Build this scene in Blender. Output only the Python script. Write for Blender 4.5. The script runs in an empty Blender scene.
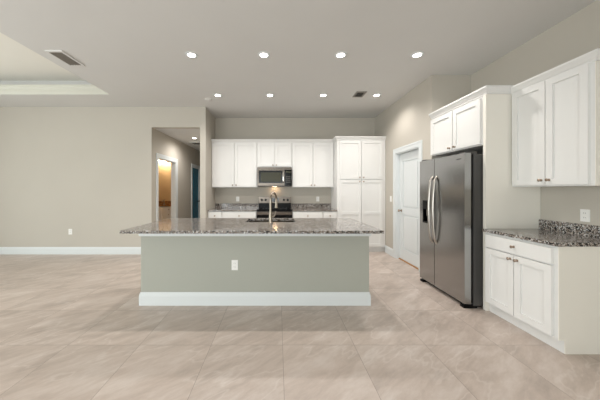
import bpy, bmesh, math, random
from mathutils import Vector, Matrix

PI = math.pi
scene = bpy.context.scene
COL = scene.collection

# ---------------------------------------------------------------- camera, world, light, exposure
cam_d = bpy.data.cameras.new('camera')
cam = bpy.data.objects.new('camera', cam_d)
COL.objects.link(cam)
cam.location = (0, 0, 1.33)
cam.rotation_euler = (PI / 2, 0, 0)
cam_d.sensor_width = 36.0
cam_d.lens = 15.0                     # 250 px on a 600 px frame
cam_d.shift_x = 22.0 / 600
cam_d.shift_y = -10.0 / 600
cam_d.clip_start = 0.05
scene.camera = cam

world = bpy.data.worlds.new('world')
scene.world = world
world.use_nodes = True
wbg = world.node_tree.nodes['Background']
wbg.inputs['Color'].default_value = (0.80, 0.95, 1.0, 1)
wbg.inputs['Strength'].default_value = 1.2

vs = scene.view_settings
vs.view_transform = 'Standard'
vs.look = 'None'
vs.exposure = 0.28
vs.gamma = 1.0
vs.use_curve_mapping = False

CAN_WATTS = 30.0                      # each recessed can
CAN_COLOR = (1.0, 0.955, 0.915)


def daylight(name, loc, rot, sx, sy, watts, col):
    d = bpy.data.lights.new(name, 'AREA')
    d.shape = 'RECTANGLE'
    d.size = sx
    d.size_y = sy
    d.energy = watts
    d.color = col
    o = bpy.data.objects.new(name, d)
    COL.objects.link(o)
    o.location = loc
    o.rotation_euler = rot
    return o


# daylight coming in through the two glazed openings outside the picture
daylight('daylight_sliding_door', (-2.7, -3.10, 1.25), (PI / 2, 0, 0), 6.4, 2.2, 158, (0.97, 1.0, 1.0))
daylight('daylight_side_window', (-6.70, 1.3, 1.3), (PI / 2, 0, -PI / 2), 4.2, 2.0, 66, (0.95, 1.0, 0.99))

# ---------------------------------------------------------------- materials


def lin(c):
    c /= 255.0
    return c / 12.92 if c <= 0.04045 else ((c + 0.055) / 1.055) ** 2.4


def rgb(r, g, b):
    return (lin(r), lin(g), lin(b), 1.0)


def new_mat(name):
    m = bpy.data.materials.new(name)
    m.use_nodes = True
    nt = m.node_tree
    b = nt.nodes['Principled BSDF']
    return m, nt, b


def N(nt, kind, **kw):
    n = nt.nodes.new(kind)
    for k, v in kw.items():
        setattr(n, k, v)
    return n


def ramp(nt, stops, interp='LINEAR'):
    r = nt.nodes.new('ShaderNodeValToRGB')
    r.color_ramp.interpolation = interp
    el = r.color_ramp.elements
    while len(el) < len(stops):
        el.new(0.5)
    for e, (p, c) in zip(el, stops):
        e.position = p
        e.color = c
    return r


def paint(name, c, rough=0.6, var=0.03, bump=0.0, scale=60.0, spec=0.3):
    m, nt, b = new_mat(name)
    tc = N(nt, 'ShaderNodeTexCoord')
    nz = N(nt, 'ShaderNodeTexNoise')
    nz.inputs['Scale'].default_value = 1.7
    nz.inputs['Detail'].default_value = 3
    nt.links.new(tc.outputs['Object'], nz.inputs['Vector'])
    lo = tuple(x * (1 - var) for x in c[:3]) + (1,)
    hi = tuple(min(1, x * (1 + var)) for x in c[:3]) + (1,)
    r = ramp(nt, [(0.3, lo), (0.7, hi)])
    nt.links.new(nz.outputs['Fac'], r.inputs['Fac'])
    nt.links.new(r.outputs['Color'], b.inputs['Base Color'])
    b.inputs['Roughness'].default_value = rough
    b.inputs['Specular IOR Level'].default_value = spec
    if bump:
        n2 = N(nt, 'ShaderNodeTexNoise')
        n2.inputs['Scale'].default_value = scale
        nt.links.new(tc.outputs['Object'], n2.inputs['Vector'])
        bp = N(nt, 'ShaderNodeBump')
        bp.inputs['Strength'].default_value = bump
        bp.inputs['Distance'].default_value = 0.002
        nt.links.new(n2.outputs['Fac'], bp.inputs['Height'])
        nt.links.new(bp.outputs['Normal'], b.inputs['Normal'])
    return m


def metal(name, c, rough, metallic=1.0, brushed=None, spread=0.02):
    m, nt, b = new_mat(name)
    b.inputs['Base Color'].default_value = c
    b.inputs['Metallic'].default_value = metallic
    tc = N(nt, 'ShaderNodeTexCoord')
    mp = N(nt, 'ShaderNodeMapping')
    mp.inputs['Scale'].default_value = brushed or (20, 20, 20)
    nz = N(nt, 'ShaderNodeTexNoise')
    nz.inputs['Scale'].default_value = 1.0
    nz.inputs['Detail'].default_value = 4
    nt.links.new(tc.outputs['Object'], mp.inputs['Vector'])
    nt.links.new(mp.outputs['Vector'], nz.inputs['Vector'])
    mr = N(nt, 'ShaderNodeMapRange')
    mr.inputs['To Min'].default_value = max(0.02, rough - spread)
    mr.inputs['To Max'].default_value = rough + spread
    nt.links.new(nz.outputs['Fac'], mr.inputs['Value'])
    nt.links.new(mr.outputs['Result'], b.inputs['Roughness'])
    return m


def gloss(name, c, rough=0.15, spec=0.5):
    m = paint(name, c, rough, 0.02, spec=spec)
    return m


def emit(name, c, strength):
    m, nt, b = new_mat(name)
    b.inputs['Base Color'].default_value = (0.8, 0.8, 0.8, 1)
    b.inputs['Emission Color'].default_value = c
    b.inputs['Emission Strength'].default_value = strength
    return m


def granite(name, brown=0.0):
    m, nt, b = new_mat(name)
    tc = N(nt, 'ShaderNodeTexCoord')
    nz = N(nt, 'ShaderNodeTexNoise')
    nz.inputs['Scale'].default_value = 60
    nz.inputs['Detail'].default_value = 3
    ds = N(nt, 'ShaderNodeVectorMath', operation='SCALE')
    ds.inputs['Scale'].default_value = 0.012
    ad = N(nt, 'ShaderNodeVectorMath', operation='ADD')
    nt.links.new(tc.outputs['Object'], nz.inputs['Vector'])
    nt.links.new(nz.outputs['Color'], ds.inputs[0])
    nt.links.new(tc.outputs['Object'], ad.inputs[0])
    nt.links.new(ds.outputs['Vector'], ad.inputs[1])
    v = N(nt, 'ShaderNodeTexVoronoi')
    v.inputs['Scale'].default_value = 135
    nt.links.new(ad.outputs['Vector'], v.inputs['Vector'])
    sp = N(nt, 'ShaderNodeSeparateColor')
    nt.links.new(v.outputs['Color'], sp.inputs['Color'])
    if brown:
        stops = [(0.0, rgb(60, 38, 20)), (0.3, rgb(120, 80, 45)), (0.6, rgb(165, 120, 75)), (0.85, rgb(190, 150, 105))]
    else:
        stops = [(0.0, rgb(18, 19, 22)), (0.31, rgb(74, 72, 70)), (0.44, rgb(132, 121, 111)),
                 (0.63, rgb(166, 156, 147)), (0.86, rgb(206, 205, 203))]
    r = ramp(nt, stops, 'CONSTANT')
    # larger clouds push patches darker or lighter
    n3 = N(nt, 'ShaderNodeTexNoise')
    n3.inputs['Scale'].default_value = 22
    n3.inputs['Detail'].default_value = 2
    nt.links.new(tc.outputs['Object'], n3.inputs['Vector'])
    ma = N(nt, 'ShaderNodeMath', operation='MULTIPLY_ADD')
    ma.inputs[1].default_value = 0.5
    ma.inputs[2].default_value = -0.25
    nt.links.new(n3.outputs['Fac'], ma.inputs[0])
    sm = N(nt, 'ShaderNodeMath', operation='ADD', use_clamp=True)
    nt.links.new(sp.outputs['Red'], sm.inputs[0])
    nt.links.new(ma.outputs['Value'], sm.inputs[1])
    nt.links.new(sm.outputs['Value'], r.inputs['Fac'])
    nt.links.new(r.outputs['Color'], b.inputs['Base Color'])
    b.inputs['Roughness'].default_value = 0.10
    b.inputs['Specular IOR Level'].default_value = 0.5
    return m


def floor_tile(name):
    m, nt, b = new_mat(name)
    L = nt.links.new
    tc = N(nt, 'ShaderNodeTexCoord')
    sx = N(nt, 'ShaderNodeSeparateXYZ')
    L(tc.outputs['Object'], sx.inputs['Vector'])

    def lane(out, off, size):
        a = N(nt, 'ShaderNodeMath', operation='SUBTRACT')
        a.inputs[1].default_value = off
        L(out, a.inputs[0])
        d = N(nt, 'ShaderNodeMath', operation='DIVIDE')
        d.inputs[1].default_value = size
        L(a.outputs[0], d.inputs[0])
        fl = N(nt, 'ShaderNodeMath', operation='FLOOR')
        L(d.outputs[0], fl.inputs[0])
        fr = N(nt, 'ShaderNodeMath', operation='FRACT')
        L(d.outputs[0], fr.inputs[0])
        s = N(nt, 'ShaderNodeMath', operation='SUBTRACT')
        s.inputs[1].default_value = 0.5
        L(fr.outputs[0], s.inputs[0])
        ab = N(nt, 'ShaderNodeMath', operation='ABSOLUTE')
        L(s.outputs[0], ab.inputs[0])
        return fl, ab
    fx, ex = lane(sx.outputs['X'], 0.04, 0.613)
    fy, ey = lane(sx.outputs['Y'], 2.145, 0.613)
    cb = N(nt, 'ShaderNodeCombineXYZ')
    L(fx.outputs[0], cb.inputs['X'])
    L(fy.outputs[0], cb.inputs['Y'])
    wn = N(nt, 'ShaderNodeTexWhiteNoise', noise_dimensions='3D')
    L(cb.outputs[0], wn.inputs['Vector'])
    mx = N(nt, 'ShaderNodeMath', operation='MAXIMUM')
    L(ex.outputs[0], mx.inputs[0])
    L(ey.outputs[0], mx.inputs[1])
    gr = N(nt, 'ShaderNodeMapRange')
    gr.inputs['From Min'].default_value = 0.4965
    gr.inputs['From Max'].default_value = 0.4985
    L(mx.outputs[0], gr.inputs['Value'])
    # coordinates of the stone figure: shifted from tile to tile, drawn out along a diagonal
    sc_ = N(nt, 'ShaderNodeVectorMath', operation='SCALE')
    sc_.inputs['Scale'].default_value = 9.0
    L(wn.outputs['Color'], sc_.inputs[0])
    ad = N(nt, 'ShaderNodeVectorMath', operation='ADD')
    L(tc.outputs['Object'], ad.inputs[0])
    L(sc_.outputs[0], ad.inputs[1])
    mp = N(nt, 'ShaderNodeMapping')
    mp.inputs['Rotation'].default_value = (0, 0, math.radians(-48))
    mp.inputs['Scale'].default_value = (1.0, 3.6, 1.0)
    mp.vector_type = 'POINT'
    rot = N(nt, 'ShaderNodeVectorRotate', rotation_type='Z_AXIS')
    rot.inputs['Angle'].default_value = math.radians(-38)
    L(ad.outputs[0], rot.inputs['Vector'])
    mul = N(nt, 'ShaderNodeVectorMath', operation='MULTIPLY')
    mul.inputs[1].default_value = (1.0, 3.2, 1.0)
    L(rot.outputs[0], mul.inputs[0])
    nt.nodes.remove(mp)
    n1 = N(nt, 'ShaderNodeTexNoise')
    n1.inputs['Scale'].default_value = 2.1
    n1.inputs['Detail'].default_value = 10
    n1.inputs['Roughness'].default_value = 0.70
    n1.inputs['Distortion'].default_value = 0.2
    L(mul.outputs[0], n1.inputs['Vector'])
    r1 = ramp(nt, [(0.32, rgb(176, 162, 152)), (0.5, rgb(196, 181, 170)), (0.68, rgb(211, 199, 190))])
    L(n1.outputs['Fac'], r1.inputs['Fac'])
    # pale veins
    n2 = N(nt, 'ShaderNodeTexNoise')
    n2.inputs['Scale'].default_value = 1.1
    n2.inputs['Detail'].default_value = 4
    n2.inputs['Distortion'].default_value = 0.15
    L(mul.outputs[0], n2.inputs['Vector'])
    r2 = ramp(nt, [(0.485, (0, 0, 0, 1)), (0.50, (1, 1, 1, 1)), (0.515, (0, 0, 0, 1))])
    L(n2.outputs['Fac'], r2.inputs['Fac'])
    vf = N(nt, 'ShaderNodeMath', operation='MULTIPLY')
    vf.inputs[1].default_value = 0.24
    L(r2.outputs['Color'], vf.inputs[0])
    mixv = N(nt, 'ShaderNodeMix', data_type='RGBA')
    L(vf.outputs[0], mixv.inputs[0])
    L(r1.outputs['Color'], mixv.inputs[6])
    mixv.inputs[7].default_value = rgb(234, 226, 219)
    # each tile a touch lighter or darker
    tv = N(nt, 'ShaderNodeMapRange')
    tv.inputs['To Min'].default_value = 0.93
    tv.inputs['To Max'].default_value = 1.05
    L(wn.outputs['Value'], tv.inputs['Value'])
    tm = N(nt, 'ShaderNodeVectorMath', operation='SCALE')
    L(mixv.outputs[2], tm.inputs[0])
    L(tv.outputs['Result'], tm.inputs['Scale'])
    mixg = N(nt, 'ShaderNodeMix', data_type='RGBA')
    L(gr.outputs['Result'], mixg.inputs[0])
    L(tm.outputs[0], mixg.inputs[6])
    mixg.inputs[7].default_value = rgb(146, 132, 122)
    L(mixg.outputs[2], b.inputs['Base Color'])
    rr = N(nt, 'ShaderNodeMapRange')
    rr.inputs['To Min'].default_value = 0.30
    rr.inputs['To Max'].default_value = 0.44
    L(n1.outputs['Fac'], rr.inputs['Value'])
    L(rr.outputs['Result'], b.inputs['Roughness'])
    b.inputs['Specular IOR Level'].default_value = 0.45
    return m


WALL_C = rgb(192, 186, 175)
M = {}
M['wall'] = paint('greige_wall_paint', WALL_C, 0.75, 0.012, 0.15, 180)
M['hall_wall'] = M['wall']
M['bath_wall'] = paint('lamp_tinted_bathroom_paint', rgb(188, 168, 136), 0.75, 0.012)  # yellow cast of the warm vanity light mixed into the wall colour
M['ceiling'] = paint('ceiling_paint', rgb(215, 214, 211), 0.85, 0.01, 0.2, 120)
M['tray_trim'] = paint('light_dimmed_tray_trim', rgb(204, 203, 191), 0.5, 0.01)  # colour darkened to offset the strong window light on the tray trim
M['tray'] = paint('light_boosted_tray_paint', rgb(238, 235, 226), 0.85, 0.01)  # whitened so the colour stands in for light missing in the tray
M['trim'] = paint('white_trim_paint', rgb(219, 223, 223), 0.4, 0.01)
M['island'] = paint('sage_grey_island_paint', rgb(170, 171, 161), 0.7, 0.012, 0.15, 180)
M['cabinet'] = paint('white_cabinet_paint', rgb(228, 227, 224), 0.38, 0.01)
M['endpanel'] = paint('almond_end_panel', rgb(236, 232, 222), 0.45, 0.015)
M['floor'] = floor_tile('stone_look_floor_tile')
M['granite'] = granite('speckled_granite')
M['brown_granite'] = granite('brown_granite', 1.0)
M['steel'] = metal('brushed_stainless', rgb(167, 167, 166), 0.22, 1.0, (2, 2, 1.2), 0.0)
M['steel_d'] = metal('warm_stainless', rgb(112, 104, 96), 0.30, 1.0, (2, 2, 1.2), 0.01)
M['steel_h'] = metal('bright_stainless', rgb(176, 170, 162), 0.28, 1.0, (260, 260, 3))
M['sink'] = metal('dull_sink_steel', rgb(96, 90, 82), 0.35)
M['nickel'] = metal('brushed_nickel', rgb(150, 140, 127), 0.30)
M['knob'] = metal('satin_nickel_knob', rgb(168, 150, 134), 0.28)
M['chrome'] = metal('chrome', rgb(220, 218, 214), 0.1)
M['case'] = metal('dark_grey_case', rgb(78, 77, 76), 0.45, 0.4)
M['black'] = gloss('black_plastic', rgb(7, 7, 8), 0.35, 0.2)
M['blackglass'] = gloss('black_glass', rgb(10, 10, 11), 0.12, 0.2)
M['mwglass'] = gloss('smoked_microwave_glass', rgb(66, 66, 55), 0.3, 0.15)
M['ring'] = gloss('burner_ring_grey', rgb(70, 70, 72), 0.3)
M['plastic'] = gloss('white_plastic', rgb(238, 237, 233), 0.35)
M['slot'] = gloss('dark_slot', rgb(70, 68, 64), 0.5)
M['ventgrey'] = paint('vent_grey_paint', rgb(150, 146, 138), 0.5)
M['ventdark'] = paint('vent_shadow', rgb(52, 50, 48), 0.7)
M['wood'] = paint('oak_threshold', rgb(176, 128, 78), 0.5, 0.1)
M['teal'] = paint('teal_door_paint', rgb(44, 110, 134), 0.45, 0.02)
M['led'] = emit('ceiling_can_lens', (1.0, 0.95, 0.88, 1), 12.0)
M['hall_led'] = emit('hall_can_lens', (1.0, 0.93, 0.84, 1), 10.0)
M['bulb'] = emit('vanity_glass_glow', (1.0, 0.76, 0.50, 1), 32.0)
M['hood_lamp'] = emit('hood_lamp_glow', (1.0, 0.66, 0.38, 1), 28.0)
M['display'] = gloss('display_glass', rgb(14, 16, 18), 0.1)


def glass(name):
    m, nt, b = new_mat(name)
    nt.nodes.remove(b)
    out = nt.nodes['Material Output']
    t = N(nt, 'ShaderNodeBsdfTransparent')
    g = N(nt, 'ShaderNodeBsdfGlossy')
    g.inputs['Roughness'].default_value = 0.02
    mx = N(nt, 'ShaderNodeMixShader')
    mx.inputs[0].default_value = 0.06
    nt.links.new(t.outputs[0], mx.inputs[1])
    nt.links.new(g.outputs[0], mx.inputs[2])
    nt.links.new(mx.outputs[0], out.inputs['Surface'])
    return m


M['glass'] = glass('window_glass')

# ---------------------------------------------------------------- mesh helpers


def vox(xs, ys, zs, solid=None, bevel=0.0, bm=None):
    """A closed shell round the solid cells of a grid of breakpoints."""
    bm = bm or bmesh.new()
    nx, ny, nz = len(xs) - 1, len(ys) - 1, len(zs) - 1
    full = solid is None
    cell = {}
    for i in range(nx):
        for j in range(ny):
            for k in range(nz):
                cell[i, j, k] = True if full else bool(solid((xs[i] + xs[i + 1]) / 2, (ys[j] + ys[j + 1]) / 2, (zs[k] + zs[k + 1]) / 2))
    vd = {}

    def v(i, j, k):
        if (i, j, k) not in vd:
            vd[i, j, k] = bm.verts.new((xs[i], ys[j], zs[k]))
        return vd[i, j, k]
    new = []
    for (i, j, k), s in cell.items():
        if not s:
            continue
        for d, q in (((-1, 0, 0), ((i, j, k), (i, j, k + 1), (i, j + 1, k + 1), (i, j + 1, k))),
                     ((1, 0, 0), ((i + 1, j, k), (i + 1, j + 1, k), (i + 1, j + 1, k + 1), (i + 1, j, k + 1))),
                     ((0, -1, 0), ((i, j, k), (i + 1, j, k), (i + 1, j, k + 1), (i, j, k + 1))),
                     ((0, 1, 0), ((i, j + 1, k), (i, j + 1, k + 1), (i + 1, j + 1, k + 1), (i + 1, j + 1, k))),
                     ((0, 0, -1), ((i, j, k), (i, j + 1, k), (i + 1, j + 1, k), (i + 1, j, k))),
                     ((0, 0, 1), ((i, j, k + 1), (i + 1, j, k + 1), (i + 1, j + 1, k + 1), (i, j + 1, k + 1)))):
            if not cell.get((i + d[0], j + d[1], k + d[2]), False):
                new.append(bm.faces.new([v(*a) for a in q]))
    if bevel:
        es = set()
        for f in new:
            for e in f.edges:
                if len(e.link_faces) == 2 and e.calc_face_angle(0) > 0.5:
                    es.add(e)
        bmesh.ops.bevel(bm, geom=list(es), offset=bevel, segments=2, profile=0.6, affect='EDGES', clamp_overlap=True)
    return bm


def box(x0, x1, y0, y1, z0, z1, bevel=0.0, bm=None):
    return vox([x0, x1], [y0, y1], [z0, z1], None, bevel, bm)


def lathe(profile, seg=24, axis='Z', at=(0, 0, 0), bm=None):
    """profile: (radius, height) pairs turned round an axis."""
    bm = bm or bmesh.new()
    rings = []

    def put(r, h, a):
        c, s = r * math.cos(a), r * math.sin(a)
        p = {'Z': (c, s, h), 'Y': (c, -h, s), 'X': (-h, c, s)}[axis]
        return bm.verts.new((p[0] + at[0], p[1] + at[1], p[2] + at[2]))
    for r, h in profile:
        if r < 1e-6:
            rings.append([put(0, h, 0)])
        else:
            rings.append([put(r, h, 2 * PI * i / seg) for i in range(seg)])
    for a, b in zip(rings, rings[1:]):
        for i in range(seg):
            j = (i + 1) % seg
            if len(a) == 1 and len(b) == 1:
                continue
            if len(a) == 1:
                bm.faces.new((a[0], b[i], b[j]))
            elif len(b) == 1:
                bm.faces.new((a[i], a[j], b[0]))
            else:
                bm.faces.new((a[i], a[j], b[j], b[i]))
    bmesh.ops.recalc_face_normals(bm, faces=bm.faces)
    return bm


def tube(pts, rx, ry=None, seg=12, side=Vector((1, 0, 0)), bm=None, radii=None):
    """An elliptical section swept along points; rx is measured along `side`."""
    bm = bm or bmesh.new()
    ry = ry or rx
    P = [Vector(p) for p in pts]
    rings = []
    prev = None
    for i, p in enumerate(P):
        t = (P[min(i + 1, len(P) - 1)] - P[max(i - 1, 0)]).normalized()
        u = side - t * side.dot(t) if prev is None else prev - t * prev.dot(t)
        u.normalize()
        prev = u
        w = t.cross(u)
        k = radii[i] if radii else 1.0
        rings.append([bm.verts.new(p + u * rx * k * math.cos(2 * PI * a / seg) + w * ry * k * math.sin(2 * PI * a / seg)) for a in range(seg)])
    for a, b in zip(rings, rings[1:]):
        for i in range(seg):
            j = (i + 1) % seg
            bm.faces.new((a[i], a[j], b[j], b[i]))
    bm.faces.new(rings[0])
    bm.faces.new(rings[-1])
    bmesh.ops.recalc_face_normals(bm, faces=bm.faces)
    return bm


def sweep(path, profile, closed=False, bm=None):
    """A section (out, z) swept along a plan polyline with mitred corners; out is to the right of the path."""
    bm = bm or bmesh.new()
    P = [Vector((p[0], p[1])) for p in path]
    n = len(P)
    rings = []
    for i, p in enumerate(P):
        def nrm(a, b):
            d = (b - a).normalized()
            return Vector((d.y, -d.x))
        ns = []
        if i > 0 or closed:
            ns.append(nrm(P[i - 1], p))
        if i < n - 1 or closed:
            ns.append(nrm(p, P[(i + 1) % n]))
        if len(ns) == 2:
            m = (ns[0] + ns[1]).normalized()
            m = m / max(0.2, m.dot(ns[0]))
        else:
            m = ns[0]
        rings.append([bm.verts.new((p.x + m.x * o, p.y + m.y * o, z)) for o, z in profile])
    k = len(profile)
    prs = list(zip(rings, rings[1:]))
    if closed:
        prs.append((rings[-1], rings[0]))
    for a, b in prs:
        for i in range(k):
            j = (i + 1) % k
            bm.faces.new((a[i], a[j], b[j], b[i]))
    if not closed:
        bm.faces.new(rings[0])
        bm.faces.new(rings[-1])
    bmesh.ops.recalc_face_normals(bm, faces=bm.faces)
    return bm


def obj(name, bm, m, parent=None, smooth=False, label=None, loc=None):
    me = bpy.data.meshes.new(name)
    bm.normal_update()
    bm.to_mesh(me)
    bm.free()
    me.materials.append(m)
    if smooth:
        for p in me.polygons:
            p.use_smooth = True
        try:
            me.set_sharp_from_angle(angle=math.radians(40))
        except Exception:
            pass
    o = bpy.data.objects.new(name, me)
    COL.objects.link(o)
    if parent:
        o.parent = parent
    if loc:
        o.location = loc
    if label:
        o['label'] = label
    return o


def thing(name, label, cat, loc=(0, 0, 0), rotz=0.0, group=None):
    o = bpy.data.objects.new(name, None)
    COL.objects.link(o)
    o.empty_display_size = 0.1
    o.location = loc
    o.rotation_euler = (0, 0, rotz)
    o['label'] = label
    o['category'] = cat
    if group:
        o['group'] = group
    return o


def struct(name, bm, m, parent=None):
    o = obj(name, bm, m, parent)
    if not parent:
        o['kind'] = 'structure'
    return o


def copy_thing(src, loc, label, rotz=None):
    r = src.copy()
    COL.objects.link(r)
    r.location = loc
    if rotz is not None:
        r.rotation_euler = (0, 0, rotz)
    r['label'] = label
    for ch in list(src.children):
        c = ch.copy()
        COL.objects.link(c)
        c.parent = r
        for g in list(ch.children):
            d = g.copy()
            COL.objects.link(d)
            d.parent = c
    return r


FACE_X = -PI / 2                      # turns a front that looks to -Y so that it looks to -X

# ---------------------------------------------------------------- the room
CEIL = 3.05
WT = 0.115
XR = 2.89          # right wall
XD = 2.30          # wall with the white door
YB = 5.97          # kitchen back wall
YL = 5.18          # living room far wall
XK = -1.50         # left end of the kitchen recess
XH = -2.62         # hall left wall
XW = -6.80         # far side wall, outside the picture
YC = -3.20         # wall behind the camera
YA = 3.74          # end of the refrigerator alcove
YH = 9.20          # end of the hall
HC = 2.63          # hall ceiling

struct('floor', box(XW - WT, XR + WT, YC - WT, YH + WT, -0.10, 0.0), M['floor'])

# ceiling with a raised tray over the living side
TX0, TX1, TY0, TY1, TZ = -6.3, -3.03, -1.6, 4.50, 3.42
TR = 0.25                              # the tray widens above its lip
struct('ceiling', vox([XW - WT, TX0 - TR, TX0, TX1, TX1 + TR, XR + WT], [YC - WT, TY0 - TR, TY0, TY1, TY1 + TR, YB + WT], [CEIL, CEIL + 0.165, TZ, TZ + 0.1],
                      lambda x, y, z: not (TX0 < x < TX1 and TY0 < y < TY1 and z < TZ)
                      and not (TX0 - TR < x < TX1 + TR and TY0 - TR < y < TY1 + TR and CEIL + 0.165 < z < TZ)), M['ceiling'])
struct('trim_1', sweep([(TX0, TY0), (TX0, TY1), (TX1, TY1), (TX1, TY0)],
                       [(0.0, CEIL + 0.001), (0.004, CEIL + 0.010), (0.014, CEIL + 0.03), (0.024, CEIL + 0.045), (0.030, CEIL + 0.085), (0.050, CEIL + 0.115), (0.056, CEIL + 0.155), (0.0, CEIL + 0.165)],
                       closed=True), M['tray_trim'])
struct('ceiling_tray', box(TX0 - TR + 0.001, TX1 + TR - 0.001, TY0 - TR + 0.001, TY1 + TR - 0.001, TZ - 0.012, TZ - 0.001), M['tray'])  # thin board added to carry the brightened tray colour

struct('wall_living', vox([XW - WT, XH, XK - WT], [YL, YL + WT], [0, HC, CEIL], lambda x, y, z: not (x > XH and z < HC)), M['wall'])
struct('wall_kitchen_left', box(XK - WT, XK, YL, YH, 0, CEIL), M['wall'])
struct('wall_back', box(XK, XR + WT, YB, YB + WT, 0, CEIL), M['wall'])
D0, D1 = 4.07, 4.87                   # white door
struct('wall_door_side', vox([XD, XD + WT], [YA, D0, D1, YB], [0, 2.04, CEIL], lambda x, y, z: not (D0 < y < D1 and z < 2.04)), M['wall'])
struct('wall_alcove', box(XD + WT, XR, YA, YA + WT, 0, CEIL), M['wall'])
struct('wall_right', box(XR, XR + WT, YC, YB, 0, CEIL), M['wall'])

B0, B1 = 5.46, 6.41                   # bathroom doorway
T0, T1 = 7.63, 8.29                   # teal door
struct('wall_hall_left', vox([XH - WT, XH], [YL + WT, B0, B1, T0, T1, YH], [0, 2.04, HC],
                             lambda x, y, z: not (z < 2.04 and (B0 < y < B1 or T0 < y < T1))), M['hall_wall'])
struct('wall_hall_end', box(XH - WT, XK - WT, YH, YH + WT, 0, HC), M['hall_wall'])
struct('ceiling_hall', box(XH - WT, XK - WT, YL + WT, YH + WT, HC, HC + 0.1), M['ceiling'])
BX, BY = -4.60, 7.55
struct('wall_bathroom_back', box(BX, XH - WT, BY, BY + WT, 0, 2.6), M['bath_wall'])
struct('wall_bathroom_left', box(BX - WT, BX, YL + WT, BY + WT, 0, 2.6), M['bath_wall'])
struct('ceiling_bathroom', box(BX - WT, XH - WT, YL + WT, BY + WT, 2.6, 2.7), M['ceiling'])

# walls outside the picture, with the glazing the daylight comes through
G0, G1, GH = -6.0, 0.6, 2.42
struct('wall_behind', vox([XW - WT, G0, G1, XR + WT], [YC - WT, YC], [0, GH, CEIL], lambda x, y, z: not (G0 < x < G1 and z < GH)), M['wall'])
S0, S1 = -0.9, 3.5
struct('wall_side', vox([XW - WT, XW], [YC, S0, S1, YL], [0, 0.25, GH, CEIL], lambda x, y, z: not (S0 < y < S1 and 0.25 < z < GH)), M['wall'])


def glazing(name, x0, x1, z0, z1, n, loc, rotz):
    w = x1 - x0
    fx = [x0]
    for i in range(n):
        a, b = x0 + w * i / n, x0 + w * (i + 1) / n
        fx += [a + 0.05, b - 0.05]
    fx.append(x1)
    open_ = [(fx[1 + 2 * i], fx[2 + 2 * i]) for i in range(n)]
    f = struct(name, vox(sorted(set(fx)), [-0.03, 0.03], [z0, z0 + 0.06, z1 - 0.06, z1],
                         lambda x, y, z: not (z0 + 0.06 < z < z1 - 0.06 and any(a < x < b for a, b in open_))), M['trim'])
    f.location = loc
    f.rotation_euler = (0, 0, rotz)
    for a, b in open_:
        obj('window_pane', box(a, b, -0.003, 0.003, z0 + 0.06, z1 - 0.06), M['glass'], f)
    return f


glazing('window_1', 0, G1 - G0, 0, GH, 4, (G0, YC - WT / 2, 0), 0)
glazing('window_2', 0, S1 - S0, 0.25, GH, 3, (XW - WT / 2, S0, 0), PI / 2)

# baseboards
BB = [(0.0, 0.0), (0.016, 0.0), (0.016, 0.108), (0.013, 0.120), (0.013, 0.128), (0.008, 0.140), (0.006, 0.150), (0.0, 0.150)]
struct('baseboard_left', sweep([(XW, YL), (XH, YL)], BB), M['trim'])
struct('baseboard_kitchen', sweep([(XK - WT, YL), (XK, YL)], BB), M['trim'])
struct('baseboard_right', sweep([(XD, 5.355), (XD, D1 + 0.09)], BB), M['trim'])
struct('baseboard_alcove', sweep([(XD, D0 - 0.09), (XD, YA)], BB), M['trim'])
struct('baseboard_hall', sweep([(XH, B1 + 0.09), (XH, T0 - 0.09)], [(o, z) for o, z in BB]), M['trim'])


def casing_bm(y0, y1, top, t=0.018, w=0.09):
    """Door casing on a wall that faces -X local: a U-shape with a stepped face."""
    a, s = w, 0.03
    ys = [y0 - a, y0 - a + s, y0, y1, y1 + a - s, y1 + a]
    zs = [0, top, top + a - s, top + a]

    def solid(x, y, z):
        if y0 < y < y1 and z < top:
            return False
        outer = y < y0 - a + s or y > y1 + a - s or z > top + a - s
        return x > -0.012 or outer
    return vox([-t, -0.012, 0.0], ys, zs, solid, 0.002)


def jamb_bm(y0, y1, top, depth, t=0.018):
    return vox([0.0, depth], [y0, y0 + t, y1 - t, y1], [0, top - t, top],
               lambda x, y, z: not (y0 + t < y < y1 - t and z < top - t))


def door_slab(w, h, panels, t=0.035):
    """A moulded door facing -Y: every panel (z0, z1) is a sunk ring round a raised field."""
    st, g = 0.115, 0.032
    xs = [0, st, st + g, w - st - g, w - st, w]
    zs = sorted({0, h} | {z for p in panels for z in (p[0], p[0] + g, p[1] - g, p[1])})

    def solid(x, y, z):
        if y > 0.014:
            return True
        for a, b in panels:
            if a < z < b and st < x < w - st and not (a + g < z < b - g and st + g < x < w - st - g):
                return False
        return True
    return vox(xs, [0, 0.014, t], zs, solid, 0.003)


KNOB = [(0.026, 0.0), (0.026, 0.006), (0.011, 0.010), (0.009, 0.030), (0.014, 0.036), (0.024, 0.044), (0.026, 0.054), (0.020, 0.063), (0.0, 0.066)]

# white two-panel door in the right-hand wall
d1 = struct('door_1', box(XD + 0.04, XD + WT + 0.0, D0 + 0.018, D1 - 0.018, -0.0, 0.012), M['wood'])
d1.name = 'door_1'
obj('casing', casing_bm(D0, D1, 2.04), M['trim'], d1, loc=(XD, 0, 0))
obj('jamb', jamb_bm(D0, D1, 2.04, WT), M['trim'], d1, loc=(XD, 0, 0))
W1 = D1 - D0 - 0.042
sl = obj('door_leaf', door_slab(W1, 2.0, [(0.20, 0.86), (0.98, 1.86)]), M['trim'], d1, loc=(XD + 0.062, D1 - 0.021, 0.016))
sl.rotation_euler = (0, 0, FACE_X)
obj('door_knob', lathe(KNOB, 20, 'Y', (0.065, 0, 0.92)), M['knob'], sl, True)

# bathroom doorway (no leaf in view) and the teal door further down the hall
d2 = struct('door_2', jamb_bm(B0, B1, 2.04, -WT), M['trim'])
d2.location = (XH, 0, 0)


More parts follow.
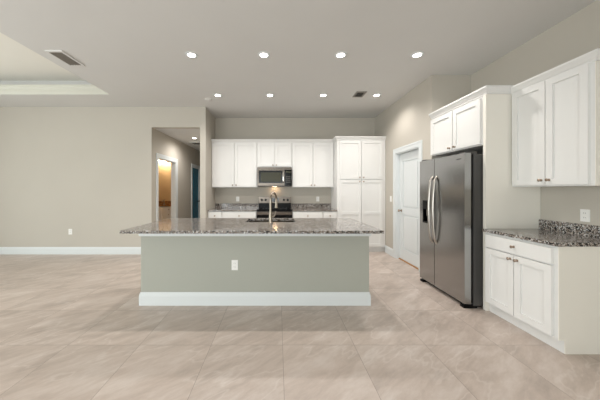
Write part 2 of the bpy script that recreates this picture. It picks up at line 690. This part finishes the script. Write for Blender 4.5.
def casing_right(y0, y1, top, t=0.018, w=0.09):
    bm = casing_bm(y0, y1, top, t, w)
    bmesh.ops.scale(bm, vec=(-1, 1, 1), verts=bm.verts)
    bmesh.ops.reverse_faces(bm, faces=bm.faces)
    return bm


def jamb_flip(y0, y1, top, depth):
    bm = jamb_bm(y0, y1, top, depth)
    bmesh.ops.scale(bm, vec=(-1, 1, 1), verts=bm.verts)
    bmesh.ops.reverse_faces(bm, faces=bm.faces)
    return bm


for o_ in (d2,):
    me = o_.data
    b_ = jamb_flip(B0, B1, 2.04, WT)
    b_.to_mesh(me)
    b_.free()
obj('casing', casing_right(B0, B1, 2.04), M['trim'], d2)
d3 = struct('door_3', jamb_flip(T0, T1, 2.04, WT), M['trim'])
d3.location = (XH, 0, 0)
obj('casing', casing_right(T0, T1, 2.04), M['trim'], d3)
sl = obj('door_leaf', door_slab(T1 - T0 - 0.04, 2.0, [(0.20, 0.86), (0.98, 1.86)]), M['teal'], d3, loc=(-0.012, T0 + 0.02, 0.014))
sl.rotation_euler = (0, 0, PI / 2)
obj('door_knob', lathe(KNOB, 16, 'Y', (T1 - T0 - 0.12, 0, 0.95)), M['black'], sl, True)

# ---------------------------------------------------------------- cabinets
CK = [(0.012, 0.0), (0.012, 0.003), (0.006, 0.006), (0.005, 0.014), (0.009, 0.018), (0.0145, 0.023), (0.0145, 0.027), (0.009, 0.031), (0.0, 0.032)]


def shaker(w, h, rails=(), st=0.058, t=0.024, rec=0.014):
    """A shaker door front at y=0, facing -Y; rails are heights of extra cross rails."""
    xs = [0, st, w - st, w]
    edges = [st] + [z for r in rails for z in (r - st / 2, r + st / 2)] + [h - st]
    zs = [0] + edges + [h]
    holes = [(edges[i], edges[i + 1]) for i in range(0, len(edges), 2)]

    def solid(x, y, z):
        if y > rec:
            return True
        return not (st < x < w - st and any(a < z < b for a, b in holes))
    return vox(xs, [0, rec, t], zs, solid, 0.002)


def front(root, kind, x0, x1, z0, z1, knob=None, rails=(), y=-0.024):
    if kind == 'door':
        o = obj('door', shaker(x1 - x0, z1 - z0, rails), M['cabinet'], root, loc=(x0, y, z0))
    else:
        o = obj('drawer', box(0, x1 - x0, 0, 0.024, 0, z1 - z0, 0.003), M['cabinet'], root, loc=(x0, y, z0))
    if knob:
        obj('knob', lathe(CK, 16, 'Y', (knob[0] - x0, 0, knob[1] - z0)), M['knob'], o, True)
    return o


CROWN = [(0.0, 0.0), (0.010, 0.0), (0.012, 0.014), (0.020, 0.020), (0.034, 0.040), (0.046, 0.054), (0.050, 0.058), (0.050, 0.075), (0.0, 0.075)]


def crown(root, w, d, z, left=False, right=False, y=0.0):
    path = []
    if left:
        path.append((0, d))
    path += [(0, y), (w, y)]
    if right:
        path.append((w, d))
    # the path runs left to right, so the outer side (towards -Y) is to its right
    obj('crown_molding', sweep(path, [(o, z + h) for o, h in CROWN]), M['cabinet'], root)


def base_carcass(w, d, h=0.875, toe=0.105, rec=0.055):
    return vox([0, w], [0, rec, d], [0, toe, h], lambda x, y, z: not (y < rec and z < toe), 0.0015)


def hung_carcass(w, d, z0, z1):
    return box(0, w, 0, d, z0, z1, 0.0015)


# --- kitchen back wall: base cabinets
YF = 5.35
DEP = YB - YF - 0.004


def back_base(x0, x1, label, knob_side=None, n=1):
    w = x1 - x0
    r = thing('base_cabinet', label, 'cabinet', (x0, YF, 0), 0, 'base cabinets along the kitchen back wall')
    obj('carcass', base_carcass(w, DEP), M['cabinet'], r)
    front(r, 'drawer', 0.012, w - 0.012, 0.705, 0.855, (w / 2, 0.78))
    if n == 1:
        front(r, 'door', 0.012, w - 0.012, 0.118, 0.690, (0.05 if knob_side == 'L' else w - 0.05, 0.64))
    else:
        front(r, 'door', 0.012, w / 2 - 0.003, 0.118, 0.690, (w / 2 - 0.04, 0.64))
        front(r, 'door', w / 2 + 0.003, w - 0.012, 0.118, 0.690, (w / 2 + 0.04, 0.64))
    return r


RX0, RX1 = -0.457, 0.307
PX0 = 1.265
back_base(XK + 0.004, -1.195, 'narrow white base cabinet with one small drawer, in the corner left of the range', 'R')
back_base(-1.193, RX0 - 0.004, 'wide white base cabinet with one drawer, adjoining the range on its left side', n=2)
back_base(RX1 + 0.004, 0.955, 'wide white base cabinet with one drawer, adjoining the range on its right side', n=2)
back_base(0.957, PX0 - 0.004, 'narrow white base cabinet with one small drawer, adjoining the tall pantry cabinet', 'L')


def counter(name, label, bm, cat='countertop', loc=(0, 0, 0)):
    o = obj(name, bm, M['granite'], None)
    o.location = loc
    o['label'] = label
    o['category'] = cat
    return o


c = counter('granite_countertop', 'short speckled granite countertop and backsplash left of the range',
            box(XK + 0.003, RX0 - 0.003, 5.32, YB - 0.003, 0.875, 0.905, 0.004))
c['group'] = 'granite countertops on the kitchen back wall'
obj('backsplash', box(XK + 0.003, RX0 - 0.003, YB - 0.025, YB - 0.003, 0.905, 1.008, 0.002), M['granite'], c)
c = counter('granite_countertop', 'short speckled granite countertop and backsplash between range and pantry cabinet',
            box(RX1 + 0.003, PX0 - 0.003, 5.32, YB - 0.003, 0.875, 0.905, 0.004))
c['group'] = 'granite countertops on the kitchen back wall'
obj('backsplash', box(RX1 + 0.003, PX0 - 0.003, YB - 0.025, YB - 0.003, 0.905, 1.008, 0.002), M['granite'], c)

# --- kitchen back wall: hung cabinets
YU = 5.66
UD = YB - YU - 0.003
ZU0, ZU1 = 1.39, 2.395


def hung(x0, x1, z0, label, kz):
    w = x1 - x0
    r = thing('wall_cabinet', label, 'cabinet', (x0, YU, 0), 0, 'wall cabinets on the kitchen back wall')
    obj('carcass', hung_carcass(w, UD, z0, ZU1 + 0.02), M['cabinet'], r)
    front(r, 'door', 0.020, w / 2 - 0.008, z0 + 0.015, ZU1 - 0.005, (w / 2 - 0.04, kz))
    front(r, 'door', w / 2 + 0.008, w - 0.020, z0 + 0.015, ZU1 - 0.005, (w / 2 + 0.04, kz))
    crown(r, w, UD, ZU1, y=0.0)
    return r


hung(XK + 0.003, RX0 - 0.012, ZU0, 'white two-door wall cabinet hanging left of the microwave', ZU0 + 0.05)
hung(RX0 - 0.010, RX1 + 0.006, 1.845, 'small white two-door wall cabinet directly above the microwave', 1.89)
hung(RX1 + 0.008, PX0 - 0.005, ZU0, 'white two-door wall cabinet between the microwave and the tall pantry cabinet', ZU0 + 0.05)

# --- tall pantry cabinet
YP = 5.35
r = thing('pantry_cabinet', 'tall white four-door pantry cabinet at the right end of the back wall', 'cabinet', (PX0, YP, 0))
w = XD - 0.004 - PX0
obj('carcass', base_carcass(w, YB - YP - 0.004, 2.41), M['cabinet'], r)
for a, b, k in ((0.055, 0.508, 0.473), (0.520, 0.970, 0.555)):
    front(r, 'door', a, b, 1.565, 2.385, (k, 1.60))
    front(r, 'door', a, b, 0.125, 1.545, (k, 1.51), rails=(0.71,))
crown(r, w, 0.25, 2.395, left=True)

# --- refrigerator alcove
YE = 2.75                              # near face of the tall end panel
FX = 2.30
e = obj('end_panel', box(FX - 0.012, XR - 0.003, YE, YE + 0.040, 0, 2.385, 0.002), M['endpanel'])
e['label'] = 'tall almond end panel standing between refrigerator and granite side counter'
e['category'] = 'end panel'
r = thing('wall_cabinet', 'white two-door cabinet above the stainless refrigerator', 'cabinet', (FX, YA - 0.003, 0), FACE_X)
w = YA - 0.003 - (YE + 0.042)
obj('carcass', hung_carcass(w, XR - FX - 0.004, 1.835, 2.385), M['cabinet'], r)
front(r, 'door', 0.006, w / 2 - 0.008, 1.850, 2.365, (w / 2 - 0.05, 1.885))
front(r, 'door', w / 2 + 0.008, w - 0.030, 1.850, 2.365, (w / 2 + 0.05, 1.885))
crown(r, w + 0.042, XR - FX - 0.004, 2.387, right=True)

# --- right base cabinet and hung cabinet
YN = 2.03
BX0 = 2.275
r = thing('base_cabinet', 'white base cabinet with wide drawer and two doors beside the tall end panel', 'cabinet', (BX0, YE - 0.003, 0), FACE_X)
w = YE - 0.003 - YN
obj('carcass', base_carcass(w, XR - BX0 - 0.004, 0.875, 0.11, 0.05), M['cabinet'], r)
obj('side_panel', vox([w, w + 0.006], [0, 0.05, XR - BX0 - 0.004], [0, 0.11, 0.875], lambda x, y, z: not (y < 0.05 and z < 0.11)), M['endpanel'], r)
front(r, 'drawer', 0.030, w - 0.030, 0.720, 0.850, (w / 2, 0.787))
front(r, 'door', 0.030, w / 2 - 0.004, 0.125, 0.705, (w / 2 - 0.035, 0.665))
front(r, 'door', w / 2 + 0.004, w - 0.030, 0.125, 0.705, (w / 2 + 0.035, 0.665))
c = counter('granite_countertop', 'speckled granite countertop with backsplash on the cabinet beside the refrigerator',
            box(2.246, XR - 0.003, YN - 0.022, YE - 0.003, 0.875, 0.905, 0.004))
obj('backsplash', box(XR - 0.025, XR - 0.003, YN - 0.022, YE - 0.003, 0.905, 1.008, 0.002), M['granite'], c)

HX = 2.575
r = thing('wall_cabinet', 'white two-door wall cabinet hanging above the granite side counter', 'cabinet', (HX, YE - 0.003, 0), FACE_X)
obj('carcass', hung_carcass(w, XR - HX - 0.004, 1.365, 2.41), M['cabinet'], r)
obj('side_panel', box(w, w + 0.005, 0.0, XR - HX - 0.004, 1.365, 2.41), M['endpanel'], r)
front(r, 'door', 0.020, w / 2 - 0.004, 1.380, 2.375, (w / 2 - 0.035, 1.425))
front(r, 'door', w / 2 + 0.004, w - 0.030, 1.380, 2.375, (w / 2 + 0.035, 1.425))
crown(r, w + 0.005, XR - HX - 0.004, 2.375, right=True)

# ---------------------------------------------------------------- refrigerator
FW = 0.885
FXD = 2.09
r = thing('refrigerator', 'stainless side-by-side refrigerator with water dispenser in the alcove', 'refrigerator', (FXD, 3.685, 0), FACE_X)
obj('case', box(0.004, FW - 0.004, 0.100, 0.76, 0.03, 1.735, 0.006), M['case'], r)
obj('door_gasket', box(0.014, FW - 0.014, 0.070, 0.101, 0.06, 1.730), M['black'], r)
SP = 0.345


def fridge_door(x0, x1, hole=None):
    z0, z1 = 0.052, 1.747
    if not hole:
        return box(x0, x1, 0, 0.072, z0, z1, 0.010)
    a, b, c0, c1 = hole
    return vox([x0, a, b, x1], [0, 0.055, 0.072], [z0, c0, c1, z1], lambda x, y, z: not (a < x < b and c0 < z < c1 and y < 0.055), 0.006)


fd = obj('freezer_door', fridge_door(0, SP - 0.004, (0.075, 0.235, 0.865, 1.185)), M['steel'], r, True)
dp = obj('dispenser', vox([0.076, 0.090, 0.220, 0.234], [-0.002, 0.050, 0.054], [0.866, 0.885, 1.060, 1.184],
                          lambda x, y, z: y > 0.050 or z > 1.06 or z < 0.885 or x < 0.090 or x > 0.220, 0.002), M['black'], fd)
obj('paddle', box(0.130, 0.180, 0.022, 0.046, 0.965, 1.062, 0.004), M['steel_h'], dp)
rd = obj('refrigerator_door', fridge_door(SP + 0.004, FW), M['steel'], r, True)
obj('badge', box(FW - 0.125, FW - 0.055, -0.0015, 0.0005, 1.682, 1.692), M['case'], rd)


def bow(x):
    pts = []
    n = 18
    for i in range(n + 1):
        u = i / n
        z = 0.62 + u * 0.89
        y = -0.014 - 0.040 * math.sin(PI * u) ** 0.7
        pts.append((x, y, z))
    pts[0] = (x, 0.004, 0.62)
    pts[-1] = (x, 0.004, 1.51)
    return tube(pts, 0.017, 0.012, 12)


obj('handle', bow(SP - 0.045), M['steel_h'], fd, True)
obj('handle', bow(SP + 0.045), M['steel_h'], rd, True)
obj('base_grille', box(0.02, FW - 0.02, 0.05, 0.20, 0.012, 0.050, 0.003), M['black'], r)
for x in (0.01, FW - 0.075):
    f_ = obj('hinge_foot', vox([x, x + 0.065], [0.0, 0.03, 0.15], [0.0, 0.030, 0.048], lambda a, y, z: not (y < 0.03 and z > 0.030), 0.004), M['black'], r)
for x in (0.015, FW - 0.095):
    obj('hinge_cover', box(x, x + 0.08, 0.02, 0.15, 1.735, 1.765, 0.006), M['case'], r)

# ---------------------------------------------------------------- range and microwave
RW = 0.756
r = thing('range', 'black and stainless electric range below the microwave', 'range', (RX0 + 0.004, 5.335, 0))
obj('body', box(0, RW, 0.02, 0.62, 0.02, 0.895, 0.003), M['black'], r)
ct = obj('cooktop', box(0, RW, -0.005, 0.55, 0.896, 0.914, 0.004), M['blackglass'], r)
for x, y, rr in ((0.20, 0.14, 0.105), (0.56, 0.14, 0.085), (0.20, 0.40, 0.080), (0.56, 0.40, 0.100)):
    obj('burner_ring', lathe([(rr - 0.006, 0.9141), (rr, 0.9141), (rr, 0.9147), (rr - 0.006, 0.9147), (rr - 0.006, 0.9141)], 32, 'Z', (x, y, 0)), M['ring'], ct)
bg = obj('backguard', box(0, RW, 0.55, 0.625, 0.897, 1.165, 0.004), M['black'], r)
cp = obj('control_panel', box(0.0, RW, 0.525, 0.549, 1.025, 1.168, 0.006), M['steel_d'], bg)
obj('display', box(0.285, 0.470, 0.5205, 0.5245, 1.055, 1.140, 0.001), M['display'], cp)
for x in (0.075, 0.165, RW - 0.165, RW - 0.075):
    obj('control_knob', lathe([(0.027, 0.0), (0.027, 0.004), (0.022, 0.006), (0.020, 0.026), (0.0, 0.027)], 20, 'Y', (x, 0.525, 1.098)), M['black'], cp, True)
od = obj('oven_door', vox([0.004, 0.10, RW - 0.10, RW - 0.004], [-0.025, -0.018, 0.018], [0.24, 0.36, 0.70, 0.868],
                          lambda x, y, z: not (0.10 < x < RW - 0.10 and 0.36 < z < 0.70 and y < -0.018), 0.002), M['blackglass'], r)
obj('oven_window', box(0.101, RW - 0.101, -0.0175, -0.0165, 0.361, 0.699), M['mwglass'], od)
obj('top_trim', box(0.004, RW - 0.004, -0.028, 0.018, 0.800, 0.868, 0.003), M['steel_d'], od)
obj('oven_handle', tube([(0.05, -0.028, 0.835), (0.06, -0.062, 0.835), (0.10, -0.070, 0.835), (RW - 0.10, -0.070, 0.835), (RW - 0.06, -0.062, 0.835), (RW - 0.05, -0.028, 0.835)], 0.012, 0.012, 10, Vector((0, 0, 1))), M['steel_d'], od, True)
obj('drawer', box(0.004, RW - 0.004, -0.022, 0.018, 0.06, 0.232, 0.004), M['steel_d'], r)

MZ0, MZ1 = 1.415, 1.838
r = thing('microwave', 'stainless over-the-range microwave with dark window and vertical bar handle', 'microwave', (RX0 + 0.003, 5.565, 0))
obj('body', box(0, 0.758, 0.03, YB - 5.565 - 0.004, MZ0, MZ1, 0.003), M['case'], r)
md = obj('door', vox([0, 0.022, 0.555, 0.60], [-0.002, 0.006, 0.028], [MZ0 + 0.012, MZ0 + 0.070, MZ1 - 0.074, MZ1 - 0.060],
                     lambda x, y, z: not (0.022 < x < 0.555 and MZ0 + 0.070 < z < MZ1 - 0.074 and y < 0.006), 0.002), M['steel_d'], r)
obj('window', box(0.023, 0.554, 0.001, 0.0055, MZ0 + 0.071, MZ1 - 0.075), M['blackglass'], md)
obj('window_screen', box(0.070, 0.520, -0.0005, 0.0008, MZ0 + 0.100, MZ1 - 0.115), M['mwglass'], md)
obj('handle', tube([(0.572, 0.0, MZ0 + 0.085), (0.572, -0.030, MZ0 + 0.095), (0.572, -0.034, MZ0 + 0.13), (0.572, -0.034, MZ1 - 0.15), (0.572, -0.030, MZ1 - 0.115), (0.572, 0.0, MZ1 - 0.105)], 0.014, 0.009, 10), M['chrome'], md, True)
kp = obj('control_panel', box(0.603, 0.758, -0.002, 0.028, MZ0 + 0.012, MZ1 - 0.060, 0.003), M['blackglass'], r)
obj('display', box(0.625, 0.735, -0.0035, -0.002, MZ1 - 0.125, MZ1 - 0.090), M['mwglass'], kp)
for i in range(4):
    for j in range(3):
        obj('keypad_button', box(0.628 + j * 0.037, 0.655 + j * 0.037, -0.0032, -0.002, MZ0 + 0.075 + i * 0.042, MZ0 + 0.100 + i * 0.042), M['slot'], kp)
zs = [MZ1 - 0.057, MZ1 - 0.046, MZ1 - 0.040, MZ1 - 0.031, MZ1 - 0.025, MZ1 - 0.016, MZ1 - 0.002]
obj('vent_grille', vox([0, 0.03, 0.728, 0.758], [-0.001, 0.008, 0.029], zs,
                       lambda x, y, z: not (y < 0.008 and 0.03 < x < 0.728 and (zs[1] < z < zs[2] or zs[3] < z < zs[4])), 0.0), M['steel_d'], r)
obj('bottom_lamp', box(0.33, 0.43, 0.29, 0.34, MZ0 - 0.001, MZ0 + 0.002), M['hood_lamp'], r, label='warm glowing lamp under the microwave')

# ---------------------------------------------------------------- island
IX0, IX1 = -1.584, 1.052
IY0, IY1 = 2.89, 3.75
r = thing('kitchen_island', 'long sage grey kitchen island with white baseboard in the middle of the floor', 'kitchen island', ((IX0 + IX1) / 2, IY0, 0))
hw = (IX1 - IX0) / 2
obj('front_panel', box(-hw, hw, 0, 0.115, 0, 0.875, 0.002), M['island'], r)
kc = obj('cabinet_body', vox([-hw + 0.01, -0.42, 0.56, hw - 0.01], [0.116, IY1 - IY0 - 0.05, IY1 - IY0 - 0.010, IY1 - IY0], [0, 0.10, 0.62, 0.8745],
                             lambda x, y, z: not (y > IY1 - IY0 - 0.05 and z < 0.10) and not (-0.42 < x < 0.56 and z > 0.62 and y < IY1 - IY0 - 0.010)), M['cabinet'], r)
obj('baseboard', sweep([(-hw, 0.45), (-hw, 0.0), (hw, 0.0), (hw, 0.45)], BB), M['trim'], r)
obj('top_rail', sweep([(-hw, 0.115), (-hw, 0.0), (hw, 0.0), (hw, 0.115)], [(0, 0.798), (0.012, 0.798), (0.018, 0.808), (0.018, 0.8745), (0, 0.8745)]), M['trim'], r)
for i in range(6):
    x = -hw + 0.03 + i * (2 * hw - 0.06) / 6
    dd = obj('door', shaker((2 * hw - 0.06) / 6 - 0.008, 0.74), M['cabinet'], r, loc=(x + (2 * hw - 0.06) / 6 - 0.004, IY1 - IY0 + 0.024, 0.115))
    dd.rotation_euler = (0, 0, PI)

SX0, SX1, SY0, SY1 = -0.43, 0.23, 3.31, 3.71
CX0, CX1, CY0, CY1 = -1.65, 1.102, 2.604, 3.79
c = counter('granite_countertop', 'long speckled granite countertop covering the island, with sink cut-out',
            vox([CX0, SX0, SX1, CX1], [CY0, SY0, SY1, CY1], [0.875, 0.905], lambda x, y, z: not (SX0 < x < SX1 and SY0 < y < SY1), 0.005))

t_ = 0.006
s = obj('kitchen_sink', vox([SX0 - 0.02, SX0 - t_, SX0, SX1, SX1 + t_, SX1 + 0.02], [SY0 - 0.02, SY0 - t_, SY0, SY1, SY1 + t_, SY1 + 0.02], [0.66, 0.666, 0.868, 0.874],
                           lambda x, y, z: (z > 0.868 and not (SX0 < x < SX1 and SY0 < y < SY1)) or
                           (SX0 - t_ < x < SX1 + t_ and SY0 - t_ < y < SY1 + t_ and (z < 0.666 or not (SX0 < x < SX1 and SY0 < y < SY1))), 0.0015), M['sink'])
s['label'] = 'stainless undermount sink set into the island countertop'
s['category'] = 'sink'
obj('drain', lathe([(0.0, 0.667), (0.045, 0.667), (0.045, 0.670), (0.035, 0.668), (0.0, 0.668)], 24, 'Z', ((SX0 + SX1) / 2, (SY0 + SY1) / 2, 0)), M['chrome'], s, True)

f = thing('faucet', 'tall brushed nickel gooseneck faucet standing at the island sink', 'faucet', (-0.097, 3.235, 0.905))
bd = obj('body', lathe([(0.0, 0.0), (0.030, 0.0), (0.030, 0.006), (0.025, 0.010), (0.0215, 0.03), (0.0205, 0.12), (0.016, 0.150), (0.0, 0.155)], 24), M['nickel'], f, True)
pts = [(0, 0, 0.14), (0, 0, 0.20), (0, 0, 0.27), (0, 0, 0.30)]
dirx, diry, R = 0.42, 0.907, 0.088
for i in range(1, 13):
    a = PI * i / 12
    q = R - R * math.cos(a)
    pts.append((q * dirx, q * diry, 0.30 + R * math.sin(a)))
pts.append((2 * R * dirx, 2 * R * diry, 0.27))
obj('spout', tube(pts, 0.0145, 0.0145, 14), M['nickel'], f, True)
ex_, ey_ = 2 * R * dirx, 2 * R * diry
obj('spray_head', lathe([(0.0, 0.180), (0.020, 0.180), (0.021, 0.19), (0.0175, 0.235), (0.0165, 0.285), (0.0, 0.287)], 18, 'Z', (ex_, ey_, 0)), M['nickel'], f, True)
obj('lever', tube([(0.015, 0, 0.075), (0.040, 0.0, 0.080), (0.060, 0.0, 0.105), (0.068, 0.0, 0.150)], 0.008, 0.008, 10, Vector((0, 1, 0)), radii=[1.3, 1.2, 0.9, 0.7]), M['nickel'], f, True)

# ---------------------------------------------------------------- outlets and switch


def outlet(label, loc, rotz):
    r = thing('wall_outlet', label, 'outlet', loc, rotz, 'white wall outlets')
    pl = obj('cover_plate', box(-0.036, 0.036, -0.006, 0, -0.058, 0.058, 0.0025), M['plastic'], r)
    for dz in (-0.021, 0.021):
        so = obj('socket', box(-0.017, 0.017, -0.0085, -0.006, dz - 0.014, dz + 0.014, 0.003), M['plastic'], r)
        for dx in (-0.007, 0.007):
            obj('slot', box(dx - 0.0012, dx + 0.0012, -0.0090, -0.0083, dz - 0.003, dz + 0.007), M['slot'], so)
    return r


outlet('white outlet set in the sage grey face of the island', (-0.50, IY0, 0.463), 0)
outlet('white outlet low on the greige living room wall above the baseboard', (-4.30, YL, 0.467), 0)
outlet('white outlet above the granite backsplash left of the range', (-0.96, YB, 1.115), 0)
outlet('white outlet above the granite backsplash between range and pantry cabinet', (0.95, YB, 1.115), 0)
outlet('white outlet on the right wall above the granite side counter', (XR, 2.35, 1.09), FACE_X)
r = thing('light_switch', 'white rocker light switch between pantry cabinet and white door', 'light switch', (XD, 5.09, 1.15), FACE_X)
obj('cover_plate', box(-0.036, 0.036, -0.006, 0, -0.058, 0.058, 0.0025), M['plastic'], r)
obj('rocker', box(-0.016, 0.016, -0.010, -0.006, -0.033, 0.033, 0.002), M['plastic'], r)

# ---------------------------------------------------------------- ceiling lights, vents, detector


def can_light(label, loc, lens_mat, group, watts, spread=150):
    r = thing('recessed_light', label, 'ceiling light', loc, 0, group)
    obj('trim_ring', lathe([(0.048, -0.001), (0.048, -0.006), (0.054, -0.010), (0.072, -0.007), (0.078, 0.0), (0.048, -0.001)], 32), M['trim'], r, True)
    obj('lens', lathe([(0.0, -0.001), (0.0475, -0.001), (0.0475, -0.005), (0.0, -0.0055)], 32), lens_mat, r)
    d = bpy.data.lights.new('can_beam', 'SPOT')
    d.energy = watts
    d.color = CAN_COLOR
    d.spot_size = math.radians(spread)
    d.spot_blend = 0.75
    d.shadow_soft_size = 0.045
    b = bpy.data.objects.new('can_beam', d)
    COL.objects.link(b)
    b.parent = r
    b.location = (0, 0, -0.06)
    return r


CANS_NEAR = (-1.10, -0.18, 0.80, 1.77)
side = ('leftmost', 'second from left', 'second from right', 'rightmost')
G = 'recessed lights in the kitchen ceiling'
proto = None
YN_, YF_ = 3.18, 4.53
for i, x in enumerate(CANS_NEAR):
    lb = f'round glowing recessed light, {side[i]} of the row above the island'
    if proto is None:
        proto = can_light(lb, (x, YN_, CEIL), M['led'], G, CAN_WATTS)
    else:
        copy_thing(proto, (x, YN_, CEIL), lb)
for i, x in enumerate((-1.09, -0.145, 0.82, 1.79)):
    copy_thing(proto, (x, YF_, CEIL), f'round glowing recessed light, {side[i]} of the row nearer the wall cabinets')
can_light('round glowing recessed light in the hall ceiling', (-2.09, 6.25, HC), M['hall_led'], 'hall ceiling light', 34.0, 176)


def vent(label, loc, w, d, n, frame_mat, slat_mat):
    r = thing('ceiling_vent', label, 'vent', loc)
    obj('frame', vox([-w / 2, -w / 2 + 0.025, w / 2 - 0.025, w / 2], [-d / 2, -d / 2 + 0.025, d / 2 - 0.025, d / 2], [-0.014, 0.0],
                     lambda x, y, z: not (abs(x) < w / 2 - 0.025 and abs(y) < d / 2 - 0.025), 0.003), frame_mat, r)
    obj('duct_shadow', box(-w / 2 + 0.026, w / 2 - 0.026, -d / 2 + 0.026, d / 2 - 0.026, -0.002, -0.0005), M['ventdark'], r)
    for i in range(n):
        x = -w / 2 + 0.025 + (i + 0.5) * (w - 0.05) / n
        b_ = box(-0.0015, 0.0015, -d / 2 + 0.025, d / 2 - 0.025, -0.008, 0.008)
        bmesh.ops.rotate(b_, verts=b_.verts, cent=(0, 0, 0), matrix=Matrix.Rotation(math.radians(40), 3, 'Y'))
        obj('slat', b_, slat_mat, r, loc=(x, 0, -0.0095))
    return r


vent('large grey louvred ceiling vent beside the raised tray ceiling', (-2.765, 3.26, CEIL), 0.21, 0.37, 7, M['ceiling'], M['ventgrey'])
vent('small dark ceiling vent near the row of lights by the wall cabinets', (1.46, 4.48, CEIL), 0.18, 0.25, 6, M['ventgrey'], M['ventgrey'])
vent('return air vent in the hall ceiling behind the hall light', (-2.22, 6.95, HC), 0.36, 0.40, 8, M['trim'], M['ventgrey'])
r = thing('smoke_detector', 'small white round smoke detector on the ceiling beside the kitchen corner', 'smoke detector', (-1.32, 4.74, CEIL))
obj('housing', lathe([(0.0, 0.0), (0.065, 0.0), (0.065, -0.008), (0.058, -0.016), (0.035, -0.020), (0.0, -0.021)], 28), M['ceiling'], r, True)
obj('test_button', lathe([(0.0, -0.020), (0.012, -0.020), (0.012, -0.024), (0.0, -0.0245)], 16), M['plastic'], r, True)

# ---------------------------------------------------------------- bathroom seen through the hall
VX0, VX1, VY0 = -4.20, XH - WT - 0.003, 7.00
r = thing('bathroom_vanity', 'cream bathroom vanity with drawers seen through the lit doorway', 'vanity', (VX0, VY0, 0))
w = VX1 - VX0
obj('carcass', base_carcass(w, BY - VY0 - 0.003, 0.87), M['cabinet'], r)
for z0, z1 in ((0.73, 0.85), (0.57, 0.715), (0.40, 0.555), (0.125, 0.385)):
    front(r, 'drawer', 0.99, 1.25, z0, z1, (1.155, (z0 + z1) / 2))
front(r, 'door', 0.69, 0.975, 0.125, 0.85, (0.735, 0.78))
front(r, 'door', 0.36, 0.675, 0.125, 0.85, (0.63, 0.78))
c = obj('granite_countertop', box(VX0, VX1, VY0 - 0.025, BY - 0.003, 0.8705, 0.905, 0.003), M['brown_granite'])
c['label'] = 'brown granite vanity top in the bathroom'
c['category'] = 'countertop'
obj('backsplash', box(VX0, VX1, BY - 0.023, BY - 0.003, 0.905, 1.0, 0.002), M['brown_granite'], c)
fa = thing('bathroom_faucet', 'small brass-toned faucet standing on the brown vanity top', 'faucet', (-3.36, 7.38, 0.9055))
obj('body', lathe([(0.0, 0.0), (0.026, 0.0), (0.024, 0.01), (0.016, 0.03), (0.015, 0.10), (0.0, 0.11)], 18), M['nickel'], fa, True)
obj('spout', tube([(0, 0, 0.08), (0, -0.04, 0.115), (0, -0.10, 0.11), (0, -0.125, 0.085)], 0.011, 0.011, 10), M['nickel'], fa, True)
obj('lever', tube([(0, 0, 0.10), (0, 0.01, 0.135), (0, 0.05, 0.15)], 0.007, 0.007, 8), M['nickel'], fa, True)
vl = thing('vanity_light', 'glowing bar of glass shades on the wall above the bathroom vanity', 'light', (-3.30, BY, 2.24))
obj('back_plate', box(-0.42, 0.42, -0.03, -0.001, -0.05, 0.05, 0.004), M['nickel'], vl)
for x in (-0.32, -0.11, 0.11, 0.32):
    obj('glass_shade', lathe([(0.0, 0.075), (0.045, 0.075), (0.060, 0.02), (0.075, -0.075), (0.060, -0.078), (0.0, -0.06)], 20, 'Z', (x, -0.11, 0.0)), M['bulb'], vl, True)
    obj('shade_arm', tube([(x, -0.03, 0.02), (x, -0.08, 0.06), (x, -0.11, 0.080)], 0.010, 0.010, 8), M['nickel'], vl, True)
